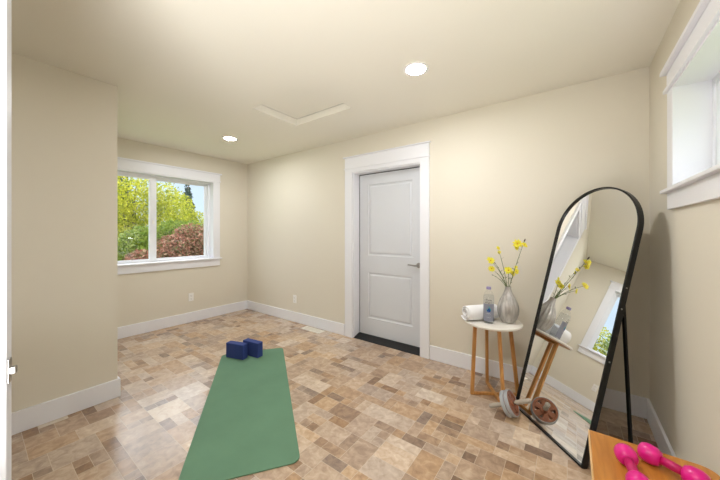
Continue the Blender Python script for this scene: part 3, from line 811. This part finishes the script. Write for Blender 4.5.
def leaves(bm, rnd, cluster, n, size):
    for _ in range(n):
        c, r = rnd.choices(cluster, [q[1][0]*q[1][1]*q[1][2] for q in cluster])[0]
        while True:
            p = V((rnd.uniform(-1, 1), rnd.uniform(-1, 1), rnd.uniform(-1, 1)))
            if .25 < p.length < 1: break
        p = V((c[0]+p.x*r[0], c[1]+p.y*r[1], c[2]+p.z*r[2])); s = size*rnd.uniform(.6, 1.3)
        a = V((rnd.gauss(0, 1), rnd.gauss(0, 1), rnd.gauss(0, 1))).normalized(); b = a.orthogonal().normalized()
        b = (Matrix.Rotation(rnd.uniform(0, 6.28), 3, a) @ b)
        bm.faces.new([bm.verts.new(p+a*s), bm.verts.new(p+b*s*.45), bm.verts.new(p-a*s), bm.verts.new(p-b*s*.45)])
def tree(name, label, cat, base_, clusters, n, size, m, trunk=.06, seed=0, group=None):
    rnd = random.Random(seed); t = thing(name, label, cat, base_, group)
    bm = nb(); leaves(bm, rnd, clusters, n, size)
    me = bpy.data.meshes.new('foliage'); bm.to_mesh(me); bm.free(); me.materials.append(m)
    o = bpy.data.objects.new('foliage', me); col.objects.link(o); o.parent = t; o.location = -V(base_)
    bm = nb(); B = V(base_)
    top = max(c[0][2] for c in clusters); tc_ = max(clusters, key=lambda c: c[0][2])[0]
    fork = B + (V(tc_)-B)*.3
    tube(bm, [B, fork, V(tc_)], [trunk, trunk*.7, trunk*.25], 8)
    for c, r in clusters: 
        for k in range(3):
            e_ = V(c)+V((rnd.uniform(-.6, .6)*r[0], rnd.uniform(-.6, .6)*r[1], rnd.uniform(-.3, .7)*r[2]))
            tube(bm, [fork, (fork+e_)/2+V((0, 0, .1)), e_], [trunk*.4, trunk*.25, trunk*.08], 6)
    obj('trunk', bm, BARK, t, smooth=True)
G = -.5
tree('yellow_tree', 'yellow green leafed tree seen in the left pane of the wide window', 'tree', (-12, 3.1, G), [((-12, 3.4, 2.25), (1.0, .8, 1.12)), ((-11.9, 4.2, 1.9), (.8, .8, 1.25)), ((-12, 2.5, 1.3), (1., 1., 1.3))], 13000, .05, YEL, .09, 1)
tree('yellow_tree', 'yellow green leafed tree filling the middle of the right window pane', 'tree', (-13.6, 5.2, G), [((-13.6, 5.3, 1.9), (.8, .7, 1.15)), ((-13.6, 6.0, 1.3), (.8, .7, .95))], 8000, .05, YEL, .07, 2)
tree('green_tree', 'fresh green leafed tree behind the russet bushes', 'tree', (-10.3, 3.9, G), [((-10.3, 3.95, .95), (.6, .7, .75)), ((-10.3, 3.1, .8), (.6, .7, .7)), ((-10.4, 4.5, 1.1), (.5, .5, .6))], 11000, .05, LGR, .05, 3)
tree('russet_bush', 'russet leaved bush low in the right pane of the wide window', 'bush', (-8.6, 3.35, G), [((-8.6, 3.2, .65), (.6, .5, .58)), ((-8.7, 3.75, .95), (.6, .55, .6))], 7000, .045, RED, .04, 4, None)
tree('russet_bush', 'small russet leaved bush low in the left pane of the wide window', 'bush', (-8.3, 2.45, G), [((-8.3, 2.45, .42), (.5, .42, .45))], 3000, .045, RED, .03, 5, None)
tree('green_bush', 'low green bush at the foot of the window view', 'bush', (-8.2, 1.9, G), [((-8.2, 1.8, .3), (.5, .4, .42)), ((-8.4, 1.1, .35), (.5, .6, .5))], 5000, .035, LGR, .03, 6)
tree('russet_bush', 'tall green and russet bush at the right edge of the window view', 'bush', (-8.9, 4.5, G), [((-8.9, 4.4, .9), (.5, .5, .72))], 3600, .045, OLV, .04, 7, None)
def conifer(x, y, h, r, m, label, seed):
    cl = []
    for k in range(7):
        f = k/6; cl.append(((x, y, G+h*(.12+.82*f)), (r*(1-f*.85), r*(1-f*.85), h*.12)))
    tree('conifer', label, 'tree', (x, y, G), cl, 9000, .13, m, .14, seed)
conifer(-21, 4.7, 8.5, 1.7, DGR, 'dark conifer behind the yellow tree in the left pane', 11)
conifer(-22, 9.2, 5.3, 1.0, BGR, 'blue green conifer rising behind the yellow trees in the right pane', 12)
conifer(-20, 9.7, 3.6, .6, BGR, 'slender blue green conifer against the sky at the right edge', 13)
conifer(-19, -1.5, 7, 1.8, DGR, 'broad dark conifer farthest left beyond the garden', 15)
tree('green_tree', 'pale green tree at the left side of the garden', 'tree', (-11, .8, G), [((-11, .9, 1.9), (1.1, 1., 1.0)), ((-11, .2, 1.2), (1, 1.1, .9))], 9000, .055, LGR, .07, 16)
tree('green_hedge', 'long green hedge at the back of the garden', 'hedge', (-15.5, 5, G), [((-15.5, 1+1.6*k, .5), (.8, 1.2, 1.1)) for k in range(8)], 16000, .07, LGR, .05, 17)
tree('green_hedge', 'green hedge outside the high right window', 'hedge', (6, 2, G), [((6, -2+1.6*k, .6), (.8, 1.2, 1.3)) for k in range(6)], 9000, .07, LGR, .05, 18)

# ------------------------------------------------------------------ sun and sky
sun = bpy.data.lights.new('sun', 'SUN'); sun.energy = 3.2; sun.angle = .02; sun.color = (1, .95, .86)
so = bpy.data.objects.new('sun', sun); col.objects.link(so)
so.rotation_euler = V((.02, -.62, .78)).to_track_quat('Z', 'Y').to_euler()
# added unseen fill spot beside the camera, in place of a bounced flash
fl = bpy.data.lights.new('bounce_fill', 'SPOT'); fl.energy = 215; fl.spot_size = 2.35; fl.spot_blend = 1; fl.shadow_soft_size = .35; fl.color = (.97, .985, 1)
fo = bpy.data.objects.new('bounce_fill', fl); col.objects.link(fo); fo.location = (-.35, -.45, .8)
fo.rotation_euler = V((.42, -.50, -1)).to_track_quat('Z', 'Y').to_euler()
w = bpy.data.worlds.new('sky'); scn.world = w; w.use_nodes = True; nt = w.node_tree; bg = nt.nodes['Background']
tc = nt.nodes.new('ShaderNodeTexCoord'); sp = nt.nodes.new('ShaderNodeSeparateXYZ'); r = nt.nodes.new('ShaderNodeValToRGB')
nt.links.new(tc.outputs['Generated'], sp.inputs[0]); nt.links.new(sp.outputs['Z'], r.inputs['Fac'])
e = r.color_ramp.elements
e[0].position = 0; e[0].color = (.17, .215, .26, 1); e[1].position = .5; e[1].color = (.86, .93, 1., 1)
q = e.new(.24); q.color = (.175, .215, .255, 1)
nt.links.new(r.outputs['Color'], bg.inputs['Color']); bg.inputs['Strength'].default_value = 4.2

# ------------------------------------------------------------------ camera
f = 287.77; yaw = .63462
cd = bpy.data.cameras.new('camera'); cam = bpy.data.objects.new('camera', cd); col.objects.link(cam)
cd.sensor_width = 36; cd.lens = 36*f/720; cd.clip_start = .02
cam.location = (0, 0, 1.2933); cam.rotation_euler = (PI/2, 0, yaw)
cd.shift_y = -(240-232.07)/720
scn.camera = cam
scn.view_settings.view_transform = 'Standard'; scn.view_settings.look = 'None'; scn.view_settings.gamma = 1; scn.view_settings.use_curve_mapping = False
scn.view_settings.exposure = 0.09
